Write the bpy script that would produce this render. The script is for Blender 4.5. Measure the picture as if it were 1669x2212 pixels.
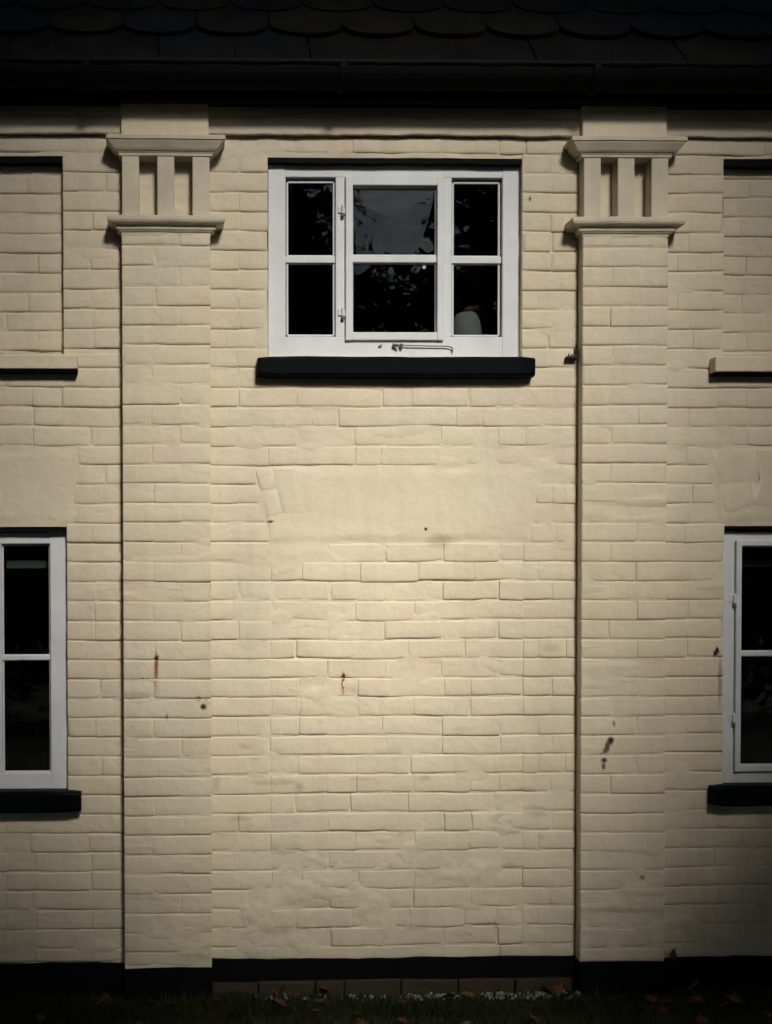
import bpy, bmesh, math, random
import numpy as np
from mathutils import Vector, Matrix

random.seed(7)
RNG = np.random.default_rng(7)
scene = bpy.context.scene
for o in list(bpy.data.objects):
    bpy.data.objects.remove(o, do_unlink=True)
COL = scene.collection

# ------------------------------------------------------------------ camera
CAM = Vector((-0.88, -4.5, 1.5))
SENS_H = 24.0
LENS = SENS_H * 4.5 / (2212 / 552.0)
YAW, PITCH, ROLL = math.radians(-1.2), math.radians(1.2), math.radians(-0.17)
ROT = (Matrix.Rotation(YAW, 3, 'Z') @ Matrix.Rotation(math.radians(90) - PITCH, 3, 'X') @ Matrix.Rotation(ROLL, 3, 'Z'))
_c = ROT.transposed() @ (Vector((0.0, 0.0, 1.851)) - CAM)
SHX = (_c.x / -_c.z) * LENS / SENS_H
SHY = (_c.y / -_c.z) * LENS / SENS_H
cd = bpy.data.cameras.new('camera')
cam = bpy.data.objects.new('camera', cd)
COL.objects.link(cam)
cam.matrix_world = Matrix.Translation(CAM) @ ROT.to_4x4()
cd.sensor_fit = 'VERTICAL'
cd.sensor_height = SENS_H
cd.lens = LENS
cd.shift_x, cd.shift_y = SHX, SHY
cd.clip_start, cd.clip_end = 0.05, 2000
scene.camera = cam


def P(px, py, d=0.0):
    """world point on the plane d metres in front of the wall, for a measured point of the facade survey"""
    r = ROT @ Vector((((px - 834.5) / 2212 + SHX) * SENS_H / LENS, ((1106 - py) / 2212 + SHY) * SENS_H / LENS, -1.0))
    t = (-d - CAM.y) / r.y
    return CAM + r * t


def X(px, py=1100, d=0.0): return P(px, py, d).x
def Z(py, px=834, d=0.0): return P(px, py, d).z


# ------------------------------------------------------------------ world, sun, exposure
SUN_AZ, SUN_EL = math.radians(12), math.radians(38)
SUN = Vector((math.sin(SUN_AZ) * math.cos(SUN_EL), -math.cos(SUN_AZ) * math.cos(SUN_EL), math.sin(SUN_EL)))
w = bpy.data.worlds.new('World')
scene.world = w
w.use_nodes = True
nt = w.node_tree
nt.nodes.clear()
sky = nt.nodes.new('ShaderNodeTexSky')
sky.sky_type = 'NISHITA'
sky.sun_disc = False
sky.sun_elevation = SUN_EL
sky.sun_rotation = math.pi - SUN_AZ
sky.air_density = 1.0
sky.dust_density = 1.5
bg = nt.nodes.new('ShaderNodeBackground')
bg.inputs['Strength'].default_value = 0.05
wo = nt.nodes.new('ShaderNodeOutputWorld')
tc = nt.nodes.new('ShaderNodeTexCoord')
mpw = nt.nodes.new('ShaderNodeMapping'); mpw.inputs['Scale'].default_value = (1.0, 1.0, 4.5)
nt.links.new(tc.outputs['Generated'], mpw.inputs['Vector'])
cn = nt.nodes.new('ShaderNodeTexNoise'); cn.inputs['Scale'].default_value = 3.2; cn.inputs['Detail'].default_value = 6; cn.inputs['Roughness'].default_value = 0.6
nt.links.new(mpw.outputs[0], cn.inputs['Vector'])
cr = nt.nodes.new('ShaderNodeMapRange'); cr.inputs['From Min'].default_value = 0.42; cr.inputs['From Max'].default_value = 0.62
nt.links.new(cn.outputs['Fac'], cr.inputs['Value'])
cm = nt.nodes.new('ShaderNodeMix'); cm.data_type = 'RGBA'; cm.blend_type = 'MULTIPLY'; cm.inputs['Factor'].default_value = 1.0
ck = nt.nodes.new('ShaderNodeMix'); ck.data_type = 'RGBA'
ck.inputs[6].default_value = (0.30, 0.42, 0.52, 1); ck.inputs[7].default_value = (1.0, 0.98, 0.95, 1)
nt.links.new(cr.outputs[0], ck.inputs['Factor'])
nt.links.new(sky.outputs[0], cm.inputs[6]); nt.links.new(ck.outputs[2], cm.inputs[7])
nt.links.new(cm.outputs[2], bg.inputs[0])
nt.links.new(bg.outputs[0], wo.inputs[0])
sl = bpy.data.lights.new('sun', 'SUN')
sl.energy = 1.5
sl.angle = math.radians(14)
sl.color = (1.0, 0.952, 0.872)
so = bpy.data.objects.new('sun', sl)
COL.objects.link(so)
so.rotation_euler = SUN.to_track_quat('Z', 'Y').to_euler()
so.location = SUN * 30
scene.view_settings.view_transform = 'Standard'
scene.view_settings.look = 'None'
scene.view_settings.gamma = 1
scene.view_settings.use_curve_mapping = False
scene.view_settings.exposure = 1.70
scene.render.engine = 'CYCLES'
scene.cycles.use_denoising = True
scene.cycles.use_adaptive_sampling = True
scene.cycles.adaptive_threshold = 0.03
scene.cycles.use_light_tree = False
scene.cycles.max_bounces = 4
scene.cycles.diffuse_bounces = 2
scene.cycles.transparent_max_bounces = 8

# ------------------------------------------------------------------ noise
_T = np.random.default_rng(3).random((256, 256))


def vnoise(x, y):
    x = np.asarray(x, float); y = np.asarray(y, float)
    xi = np.floor(x).astype(int); yi = np.floor(y).astype(int)
    fx = x - xi; fy = y - yi
    fx = fx * fx * (3 - 2 * fx); fy = fy * fy * (3 - 2 * fy)
    a = _T[xi & 255, yi & 255]; b = _T[(xi + 1) & 255, yi & 255]
    c = _T[xi & 255, (yi + 1) & 255]; e = _T[(xi + 1) & 255, (yi + 1) & 255]
    return ((a * (1 - fx) + b * fx) * (1 - fy) + (c * (1 - fx) + e * fx) * fy) * 2 - 1


def fbm(x, y, n=3):
    s = 0; a = 1.0; t = 0
    for i in range(n):
        s = s + a * vnoise(x * 2 ** i + 17.3 * i, y * 2 ** i + 5.1 * i); t += a; a *= 0.5
    return s / t


# ------------------------------------------------------------------ materials
def newmat(name):
    m = bpy.data.materials.new(name)
    m.use_nodes = True
    n = m.node_tree.nodes
    b = n['Principled BSDF']
    return m, m.node_tree, n, b


def nd(t, kind, **kw):
    n = t.nodes.new(kind)
    for k, v in kw.items():
        setattr(n, k, v)
    return n


def mathn(t, op, a, b=None, clamp=False):
    n = nd(t, 'ShaderNodeMath', operation=op, use_clamp=clamp)
    for i, v in enumerate((a, b)):
        if v is None: continue
        if isinstance(v, (int, float)): n.inputs[i].default_value = v
        else: t.links.new(v, n.inputs[i])
    return n.outputs[0]


def mixc(t, fac, a, b, blend='MIX'):
    n = nd(t, 'ShaderNodeMix', data_type='RGBA', blend_type=blend)
    for s, v in ((n.inputs['Factor'], fac), (n.inputs[6], a), (n.inputs[7], b)):
        if isinstance(v, (int, float)): s.default_value = v
        elif isinstance(v, tuple): s.default_value = (*v, 1) if len(v) == 3 else v
        else: t.links.new(v, s)
    return n.outputs[2]


def noise(t, scale, detail=4, rough=0.55, vec=None, dist=0.0):
    n = nd(t, 'ShaderNodeTexNoise')
    n.inputs['Scale'].default_value = scale
    n.inputs['Detail'].default_value = detail
    n.inputs['Roughness'].default_value = rough
    n.inputs['Distortion'].default_value = dist
    if vec is not None: t.links.new(vec, n.inputs['Vector'])
    return n.outputs['Fac']


def ramp(t, fac, lo, hi):
    n = nd(t, 'ShaderNodeMapRange')
    n.inputs['From Min'].default_value = lo
    n.inputs['From Max'].default_value = hi
    t.links.new(fac, n.inputs['Value'])
    return n.outputs[0]


def bump(t, b, h, strength, dist):
    n = nd(t, 'ShaderNodeBump')
    n.inputs['Strength'].default_value = strength
    n.inputs['Distance'].default_value = dist
    t.links.new(h, n.inputs['Height'])
    t.links.new(n.outputs[0], b.inputs['Normal'])


def geopos(t):
    return nd(t, 'ShaderNodeNewGeometry').outputs['Position']


def mapping(t, vec, scale):
    n = nd(t, 'ShaderNodeMapping')
    n.inputs['Scale'].default_value = scale
    t.links.new(vec, n.inputs['Vector'])
    return n.outputs[0]


# marks on the paint: (px, py, half width px, half height px, colour, strength)
RUST = (0.30, 0.085, 0.012)
DARK = (0.035, 0.024, 0.014)
STAINS = [
    (338, 1438, 5, 32, RUST, 0.95), (339, 1422, 6, 8, (0.12, 0.04, 0.01), 1.0), (337, 1470, 7, 26, RUST, 0.35),
    (742, 1476, 4.5, 24, RUST, 1.0), (743, 1462, 5, 8, (0.03, 0.012, 0.006), 1.0),
    (361, 1549, 3.5, 9, RUST, 0.8),
    (440, 1527, 8, 7, DARK, 1.0), (430, 1509, 7, 6, DARK, 0.8), (446, 1511, 4, 4, DARK, 0.6),
    (284, 1478, 5, 6, DARK, 1.0), (309, 1468, 5, 4, DARK, 0.9), (319, 1468, 4, 4, DARK, 0.8),
    (1319, 1600, 8, 11, DARK, 1.1), (1313, 1612, 8, 12, (0.12, 0.075, 0.04), 1.0), (1307, 1622, 6, 7, DARK, 0.8),
    (1299, 1630, 4, 4, DARK, 0.9), (1305, 1642, 8, 6, DARK, 1.0), (1304, 1655, 5, 9, DARK, 0.85),
    (1327, 1563, 4, 7, DARK, 0.6),
    (920, 1143, 4.5, 4.5, DARK, 1.0), (584, 1127, 9, 3.5, DARK, 0.9), (1410, 1840, 9, 8, DARK, 0.7), (1388, 1895, 6, 6, DARK, 0.7),
    (1160, 1752, 26, 14, (0.2, 0.14, 0.09), 0.35), (1085, 1768, 26, 14, (0.2, 0.14, 0.09), 0.3), (1145, 431, 4, 6, DARK, 0.8),
    (1075, 265, 5, 9, DARK, 0.7), (1555, 1468, 5, 60, (0.12, 0.08, 0.05), 0.55), (950, 1168, 30, 18, (0.38, 0.28, 0.18), 0.5),
    (468, 1690, 9, 20, (0.2, 0.14, 0.08), 0.3), (600, 1690, 60, 8, (0.28, 0.19, 0.11), 0.35), (300, 1500, 40, 20, (0.3, 0.25, 0.18), 0.35),
]

_rs = random.Random(44)
for _ in range(16):
    STAINS.append((_rs.uniform(480, 1220), _rs.uniform(1330, 1980), _rs.uniform(9, 34), _rs.uniform(4, 11), _rs.choice(((0.36, 0.28, 0.18), (0.42, 0.33, 0.22), (0.33, 0.27, 0.19))), _rs.uniform(.25, .5)))


def paint_wall(marks=(), plane=0.0):
    m, t, n, b = newmat('cream_masonry_paint')
    pos = geopos(t)
    n1 = noise(t, 1.1, 3, 0.5, pos)
    n2 = noise(t, 5.0, 5, 0.6, pos)
    n3 = noise(t, 38.0, 3, 0.6, pos)
    streak = noise(t, 3.0, 4, 0.6, mapping(t, pos, (3.5, 3.5, 0.35)))
    c = mixc(t, ramp(t, n1, 0.32, 0.68), (0.70, 0.61, 0.44), (0.68, 0.605, 0.465))
    c = mixc(t, ramp(t, n2, 0.35, 0.75), c, (0.655, 0.57, 0.425))
    pink = mathn(t, 'MULTIPLY', ramp(t, noise(t, 2.3, 3, 0.55, mapping(t, pos, (1, 1, 3.0))), 0.48, 0.72), 0.75)
    c = mixc(t, pink, c, (0.665, 0.54, 0.405))
    c = mixc(t, mathn(t, 'MULTIPLY', ramp(t, streak, 0.48, 0.80), 0.42), c, (0.52, 0.455, 0.34))
    c = mixc(t, mathn(t, 'MULTIPLY', ramp(t, n3, 0.55, 0.8), 0.22), c, (0.46, 0.38, 0.26))
    # splash dirt near the ground
    sx = nd(t, 'ShaderNodeSeparateXYZ'); t.links.new(pos, sx.inputs[0])
    low = mathn(t, 'MULTIPLY', ramp(t, sx.outputs['Z'], 0.85, 0.05), ramp(t, n2, 0.25, 0.75))
    c = mixc(t, mathn(t, 'MULTIPLY', low, 0.38), c, (0.40, 0.36, 0.29))
    # marks
    if marks: wob = mathn(t, 'MULTIPLY', mathn(t, 'SUBTRACT', noise(t, 55, 3, 0.6, pos), 0.5), 0.9)
    for (px, py, rx, rz, colr, s) in marks:
        q = P(px, py, plane)
        dx = mathn(t, 'DIVIDE', mathn(t, 'SUBTRACT', sx.outputs['X'], q.x), rx / 552)
        dz = mathn(t, 'DIVIDE', mathn(t, 'SUBTRACT', sx.outputs['Z'], q.z), rz / 552)
        r = mathn(t, 'SQRT', mathn(t, 'ADD', mathn(t, 'MULTIPLY', dx, dx), mathn(t, 'MULTIPLY', dz, dz)))
        r = mathn(t, 'ADD', r, wob)
        k = mathn(t, 'MULTIPLY', ramp(t, r, 1.15, 0.45), s)
        c = mixc(t, mathn(t, 'MINIMUM', k, 1.0), c, colr)
    t.links.new(c, b.inputs['Base Color'])
    b.inputs['Roughness'].default_value = 0.62
    b.inputs['Specular IOR Level'].default_value = 0.25
    h = mathn(t, 'ADD', mathn(t, 'MULTIPLY', noise(t, 24, 3, 0.55, pos), 1.0), mathn(t, 'MULTIPLY', noise(t, 110, 2, 0.5, pos), 0.12))
    h = mathn(t, 'ADD', h, mathn(t, 'MULTIPLY', noise(t, 9, 3, 0.6, pos), 1.6))
    bump(t, b, h, 0.5, 0.006)
    return m


def simple(name, col, rough=0.6, var=0.25, scale=12, bmp=0.0, bscale=60, col2=None, spec=0.4, chips=None):
    m, t, n, b = newmat(name)
    pos = geopos(t)
    f = noise(t, scale, 4, 0.6, pos)
    c2 = col2 or tuple(v * (1 - var) for v in col)
    c = mixc(t, ramp(t, f, 0.3, 0.7), col, c2)
    if chips:
        c = mixc(t, ramp(t, noise(t, chips[1], 5, 0.7, pos), chips[2], chips[2] + 0.04), c, chips[0])
    t.links.new(c, b.inputs['Base Color'])
    b.inputs['Roughness'].default_value = rough
    b.inputs['Specular IOR Level'].default_value = spec
    if bmp:
        bump(t, b, noise(t, bscale, 4, 0.6, pos), bmp, 0.004)
    return m


M = {}
M['paint'] = paint_wall()
PAINT = {(): M['paint']}


def paint_for(x0, x1, z0, z1, y=0.0):
    k = []
    for i, (px, py, rx, rz, c_, s_) in enumerate(STAINS):
        q = P(px, py, y)
        if x0 - rx / 420 < q.x < x1 + rx / 420 and z0 - rz / 420 < q.z < z1 + rz / 420: k.append(i)
    k = tuple(k)
    if not k: return M['paint']
    k = (y, k)
    if k not in PAINT: PAINT[k] = paint_wall([STAINS[i] for i in k[1]], y)
    return PAINT[k]

M['trim'] = simple('cream_trim_paint', (0.63, 0.56, 0.425), 0.6, 0.22, 7, 0.6, 22, chips=((0.36, 0.31, 0.22), 30, 0.68))
M['white'] = simple('white_gloss_paint', (0.70, 0.715, 0.725), 0.5, 0.13, 7, 0.35, 24, chips=((0.22, 0.20, 0.17), 24, 0.71))
M['black'] = simple('black_sill_paint', (0.003, 0.004, 0.0055), 0.5, 0.3, 14, 0.2, 40, chips=((0.14, 0.14, 0.13), 34, 0.77), spec=0.04)
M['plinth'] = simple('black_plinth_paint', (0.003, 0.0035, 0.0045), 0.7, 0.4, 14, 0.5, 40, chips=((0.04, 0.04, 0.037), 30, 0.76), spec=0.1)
M['gutter'] = simple('black_iron', (0.003, 0.003, 0.0035), 0.6, 0.3, 10, 0.2, 30, spec=0.08)
M['soffit'] = simple('dark_timber', (0.006, 0.005, 0.0045), 0.8, 0.4, 10, spec=0.1)
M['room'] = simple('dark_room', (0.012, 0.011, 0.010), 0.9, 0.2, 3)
M['metal'] = simple('weathered_metal', (0.22, 0.215, 0.20), 0.5, 0.5, 60)
M['rusty'] = simple('rusted_iron', (0.03, 0.022, 0.016), 0.8, 0.5, 80)
M['slate'] = simple('dark_slate', (0.010, 0.0092, 0.0085), 0.85, 0.5, 6, 0.5, 30, chips=((0.03, 0.028, 0.018), 9, 0.66), spec=0.03)
M['slate_olive'] = simple('mossy_slate', (0.013, 0.012, 0.007), 0.85, 0.5, 9, 0.5, 30, spec=0.03)
M['slate_blue'] = simple('blue_slate', (0.008, 0.0086, 0.0092), 0.8, 0.4, 6, 0.4, 30, spec=0.03)
M['footing'] = simple('bare_red_brick', (0.05, 0.033, 0.024), 0.9, 0.6, 25, 0.6, 60, col2=(0.035, 0.026, 0.018))
M['soil'] = simple('dark_soil', (0.018, 0.016, 0.009), 0.95, 0.6, 9, 0.8, 25, col2=(0.014, 0.019, 0.007))
M['grass'] = simple('grass_blades', (0.020, 0.034, 0.009), 0.7, 0.5, 5, col2=(0.040, 0.040, 0.013), spec=0.15)
M['pebble'] = simple('pale_pebbles', (0.36, 0.35, 0.31), 0.75, 0.7, 60)
for k, cc in {'orange': (0.17, 0.052, 0.010), 'red': (0.13, 0.018, 0.008), 'brown': (0.075, 0.032, 0.012), 'yellow': (0.20, 0.12, 0.022)}.items():
    M['leaf_' + k] = simple(k + '_leaf', cc, 0.65, 0.5, 40)
M['bark'] = simple('grey_bark', (0.07, 0.055, 0.04), 0.9, 0.5, 8, 0.8, 20)
M['foliage'] = simple('tree_foliage', (0.045, 0.065, 0.018), 0.6, 0.5, 2.0, col2=(0.055, 0.050, 0.016))
M['evergreen'] = simple('evergreen_foliage', (0.028, 0.045, 0.016), 0.6, 0.4, 2.0)
M['cushion_grey'] = simple('grey_cloth', (0.17, 0.17, 0.17), 0.9, 0.15, 20)
M['cushion_pink'] = simple('dusky_pink_cloth', (0.12, 0.075, 0.07), 0.9, 0.15, 20)
M['blind'] = simple('painted_reflection', (0.10, 0.12, 0.105), 0.8, 0.1, 4)  # tone of the sky reflection, painted on bars behind the lower panes


def glass():
    m = bpy.data.materials.new('old_window_glass')
    m.use_nodes = True
    t = m.node_tree
    t.nodes.clear()
    out = nd(t, 'ShaderNodeOutputMaterial')
    tr = nd(t, 'ShaderNodeBsdfTransparent'); tr.inputs[0].default_value = (0.85, 0.88, 0.86, 1)
    gl = nd(t, 'ShaderNodeBsdfGlossy'); gl.inputs['Roughness'].default_value = 0.018
    fr = nd(t, 'ShaderNodeFresnel'); fr.inputs[0].default_value = 1.5
    mx = nd(t, 'ShaderNodeMixShader')
    bp = nd(t, 'ShaderNodeBump'); bp.inputs['Strength'].default_value = 0.15; bp.inputs['Distance'].default_value = 0.008
    t.links.new(noise(t, 7.0, 2, 0.5, geopos(t), 0.6), bp.inputs['Height'])
    t.links.new(bp.outputs[0], gl.inputs['Normal'])
    t.links.new(mathn(t, 'MULTIPLY', fr.outputs[0], 0.5), mx.inputs[0])
    t.links.new(tr.outputs[0], mx.inputs[1])
    t.links.new(gl.outputs[0], mx.inputs[2])
    t.links.new(mx.outputs[0], out.inputs[0])
    return m


M['glass'] = glass()


# ------------------------------------------------------------------ object helpers
def link(name, me, mat, parent=None):
    o = bpy.data.objects.new(name, me)
    COL.objects.link(o)
    if mat is not None and len(me.materials) == 0:
        me.materials.append(M[mat] if isinstance(mat, str) else mat)
    if parent is not None: o.parent = parent
    return o


def empty(name, loc, label=None, cat=None, group=None, parent=None):
    o = bpy.data.objects.new(name, None)
    o.empty_display_size = 0.2
    COL.objects.link(o)
    o.location = loc
    if label: o['label'] = label
    if cat: o['category'] = cat
    if group: o['group'] = group
    if parent is not None: o.parent = parent
    return o


def tag(o, label, cat, group=None):
    o['label'] = label; o['category'] = cat
    if group: o['group'] = group
    return o


def pydata(name, v, f, smooth=False):
    me = bpy.data.meshes.new(name)
    me.from_pydata([tuple(map(float, p)) for p in v], [], [tuple(map(int, q)) for q in f])
    if smooth: me.polygons.foreach_set('use_smooth', [True] * len(me.polygons))
    me.update()
    return me


class MB:
    """collects shapes of ONE piece"""
    def __init__(s): s.bm = bmesh.new()

    def box(s, x0, x1, y0, y1, z0, z1, bev=0.0, seg=2, jit=0.0):
        r = bmesh.ops.create_cube(s.bm, size=1)
        vs = r['verts']
        for v in vs:
            v.co = Vector((x0 + (v.co.x + .5) * (x1 - x0), y0 + (v.co.y + .5) * (y1 - y0), z0 + (v.co.z + .5) * (z1 - z0)))
            if jit: v.co += Vector([random.uniform(-jit, jit) for _ in range(3)])
        if bev:
            es = list({e for v in vs for e in v.link_edges})
            bmesh.ops.bevel(s.bm, geom=es, offset=bev, segments=seg, affect='EDGES', profile=0.5)
        return s

    def tube(s, a, b, r0, r1=None, n=10):
        a, b = Vector(a), Vector(b)
        r1 = r0 if r1 is None else r1
        r = bmesh.ops.create_cone(s.bm, cap_ends=True, segments=n, radius1=r0, radius2=r1, depth=(b - a).length)
        mt = Matrix.Translation((a + b) / 2) @ (b - a).to_track_quat('Z', 'Y').to_matrix().to_4x4()
        bmesh.ops.transform(s.bm, matrix=mt, verts=r['verts'])
        return s

    def rings(s, rings, cap=True):
        vs = [[s.bm.verts.new(p) for p in r] for r in rings]
        n = len(vs[0])
        for a, b in zip(vs, vs[1:]):
            for i in range(n):
                s.bm.faces.new((a[i], a[(i + 1) % n], b[(i + 1) % n], b[i]))
        if cap:
            s.bm.faces.new(vs[0][::-1]); s.bm.faces.new(vs[-1])
        return s

    def build(s, name, mat, parent=None, smooth=False):
        bmesh.ops.recalc_face_normals(s.bm, faces=s.bm.faces)
        me = bpy.data.meshes.new(name)
        s.bm.to_mesh(me); s.bm.free()
        if smooth:
            me.polygons.foreach_set('use_smooth', [True] * len(me.polygons))
        return link(name, me, mat, parent)


# ------------------------------------------------------------------ facade survey (metres)
GROUND = -0.045
COURSE = 0.0757
Z0C = Z(881.5)                       # one course joint
PIL_D = 0.055                        # pilaster projection
PL = (X(267.5, 1200, PIL_D), X(455.5, 1200, PIL_D))
PR = (X(1258, 1200, PIL_D), X(1439, 1200, PIL_D))
ZP = Z(2074)                         # top of the black plinth
ZF = Z(298)                          # underside of the frieze band
ZTOP = 3.50
XL, XR = -2.45, 2.45                 # detailed part of the facade
# openings: x0, x1, z0, z1
W_MAIN = (X(578.5, 560), X(1129, 560), Z(770), Z(341))
W_LEFT = (X(147, 1420) - 0.985, X(147, 1420), Z(1709, 80), Z(1138, 80))
W_RIGHT = (X(1562, 1420), X(1562, 1420) + 0.985, Z(1697, 1620), Z(1136, 1620))
B_LEFT = (X(138, 560) - 0.96, X(138, 560), Z(764, 80), Z(337, 80))
B_RIGHT = (X(1563, 560), X(1563, 560) + 0.96, Z(769, 1620), Z(343, 1620))
OPEN = [W_MAIN, W_LEFT, W_RIGHT, B_LEFT, B_RIGHT]
DOOR = (X(586, 1600), X(1131, 1600))
# rendered-over flat arches: (x at top left, x bottom left, x top right, x bottom right, z bottom, z top)
ARCH = [(X(552), X(588), X(1170), X(1136), Z(1176), Z(1010)),
        (X(150) - 1.0, X(150) - 0.97, X(172), X(149), W_LEFT[3] + 0.005, Z(972, 80)),
        (X(1532), X(1560), X(1540) + 1.0, X(1540) + 0.97, W_RIGHT[3] + 0.005, Z(968, 1620))]

house = empty('house', (0, 0, GROUND), 'cream painted brick house front with pilasters, white casements and black sills', 'building')


def attach(o):
    """keep world placement under the house empty"""
    o.parent = house
    o.matrix_parent_inverse = Matrix.Translation((0, 0, -GROUND))
    return o


def arch_mask(x, z):
    """1 inside a rendered flat arch"""
    m = np.zeros_like(x)
    for (a, b, c, e, z0, z1) in ARCH:
        k = (z - z0) / (z1 - z0)
        xl = b + (a - b) * k; xr = e + (c - e) * k
        m = np.maximum(m, np.clip((np.minimum.reduce([(x - xl), (xr - x), (z - z0) - .02, (z1 - z) - .012]) + .018 + .014 * fbm(x * 14, z * 14, 2)) / 0.03, 0, 1))
    return m


def rough_zone(x, z):
    """how battered the wall is: high low down and inside the bricked-up doorway"""
    low = np.clip((0.75 - z) / 0.5, 0, 1)
    door = np.clip(np.minimum(x - DOOR[0], DOOR[1] - x) / 0.03, 0, 1) * np.clip((Z(1170) - z) / 0.05, 0, 1)
    return np.clip(low + 0.7 * door, 0, 1.2)


def wall_h(x, z):
    """relief of mortar and paint, metres proud of the nominal wall plane"""
    r = rough_zone(x, z)
    h = -0.0019 + 0.0044 * fbm(x * 6, z * 7, 3) + 0.0048 * fbm(x * 7, z * 26.4 + 9, 2)
    h = h + r * (0.0010 + 0.0046 * fbm(x * 10 + 40, z * 13, 3) + 0.0022 * fbm(x * 34, z * 34 + 8, 2))
    h = h + 0.0006 * fbm(x * 45, z * 45, 2)
    am = arch_mask(x, z)
    return h * (1 - am) + am * (0.0042 + 0.0012 * fbm(x * 6 + 3, z * 6, 3))


# ------------------------------------------------------------------ wall surfaces
def relief_grid(xs, zs, y, hfun, skip):
    xs, zs = np.array(xs), np.array(zs)
    gx, gz = np.meshgrid(xs, zs)
    hh = hfun(gx, gz)
    v = np.stack([gx.ravel(), (y - hh).ravel(), gz.ravel()], 1)
    nx = len(xs)
    cx = (gx[:-1, :-1] + gx[1:, 1:]) / 2; cz = (gz[:-1, :-1] + gz[1:, 1:]) / 2
    keep = ~skip(cx, cz)
    j, i = np.nonzero(keep)
    a = j * nx + i
    f = np.stack([a, a + 1, a + nx + 1, a + nx], 1)
    return v, f


def lines(a, b, step, extra=()):
    s = set(np.round(np.arange(a, b, step), 5)); s.add(b)
    ex = [e for e in extra if a < e < b]
    s = [q for q in s if all(abs(q - e) > step * 0.45 for e in ex)] + ex
    return sorted(s)


def in_rects(x, z, rs):
    m = np.zeros(x.shape, bool)
    for (a, b, c, d_) in rs: m |= (x > a) & (x < b) & (z > c) & (z < d_)
    return m


def set_smooth(me):
    me.polygons.foreach_set('use_smooth', [True] * len(me.polygons))


STEP = 0.011
gx = lines(XL, XR, STEP, [q for o in OPEN for q in o[:2]])
gz = lines(ZP - 0.02, ZF - 0.003, STEP, [q for o in OPEN for q in o[2:]])
v, f = relief_grid(gx, gz, 0.0, wall_h, lambda x, z: in_rects(x, z, OPEN))
v, f = list(map(tuple, v)), list(map(tuple, f))
REV = 0.10
for (a, b, c, d_) in OPEN:                      # reveals of the openings
    n0 = len(v)
    e = 0.004
    v += [(a, -e + 0.006, c), (b, -e + 0.006, c), (b, -e + 0.006, d_), (a, -e + 0.006, d_), (a, REV, c), (b, REV, c), (b, REV, d_), (a, REV, d_)]
    for k in range(4):
        k2 = (k + 1) % 4
        f.append((n0 + k, n0 + 4 + k, n0 + 4 + k2, n0 + k2))
me = pydata('wall', v, f, True)
wall = attach(link('wall', me, PAINT.setdefault('arch', paint_wall([q for q in STAINS if (q[0], q[1]) in ((920, 1143), (584, 1127), (950, 1168), (1555, 1468))]))))
# masonry behind and beside the detailed part
mb = MB()
for (a, b) in ((-7.0, XL), (XR, 7.0)):
    mb.box(a, b, 0.002, 0.3, ZP - 0.02, ZTOP)
o = attach(mb.build('side_wall', 'paint'))

# ------------------------------------------------------------------ bricks
BRICKS = []          # (x0, x1, z0, z1, base plane, owner)


def subtract(iv, cut):
    out = []
    for a, b in iv:
        c, d_ = cut
        if d_ <= a or c >= b: out.append((a, b)); continue
        if c > a: out.append((a, c))
        if d_ < b: out.append((d_, b))
    return out


def course_bricks(a, b, k, style, rnd):
    """split one course between a and b"""
    H, S = 0.1125, 0.226
    cuts = [a]
    if style == 'pilaster':
        L = b - a
        cuts += [a + L * (0.345 if k % 2 else 0.66) + rnd.uniform(-.006, .006)]
    elif style == 'stretcher':
        x = a + (H if k % 2 else 0) * rnd.uniform(0.8, 1.2)
        while x < b - 0.03:
            if x > a + 0.03: cuts.append(x + rnd.uniform(-.006, .006))
            x += S if rnd.random() > 0.16 else H
    else:
        x = a + rnd.choice((0.0, H, H * 0.55)) if k % 2 else a
        j = rnd.randrange(2)
        while x < b - 0.03:
            if x > a + 0.03: cuts.append(x + rnd.uniform(-.006, .006))
            x += S if j else H
            j = 1 - j if rnd.random() > 0.3 else 1
    cuts.append(b)
    out = [(p, q) for p, q in zip(cuts, cuts[1:]) if q - p > 0.012]
    return out


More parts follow.
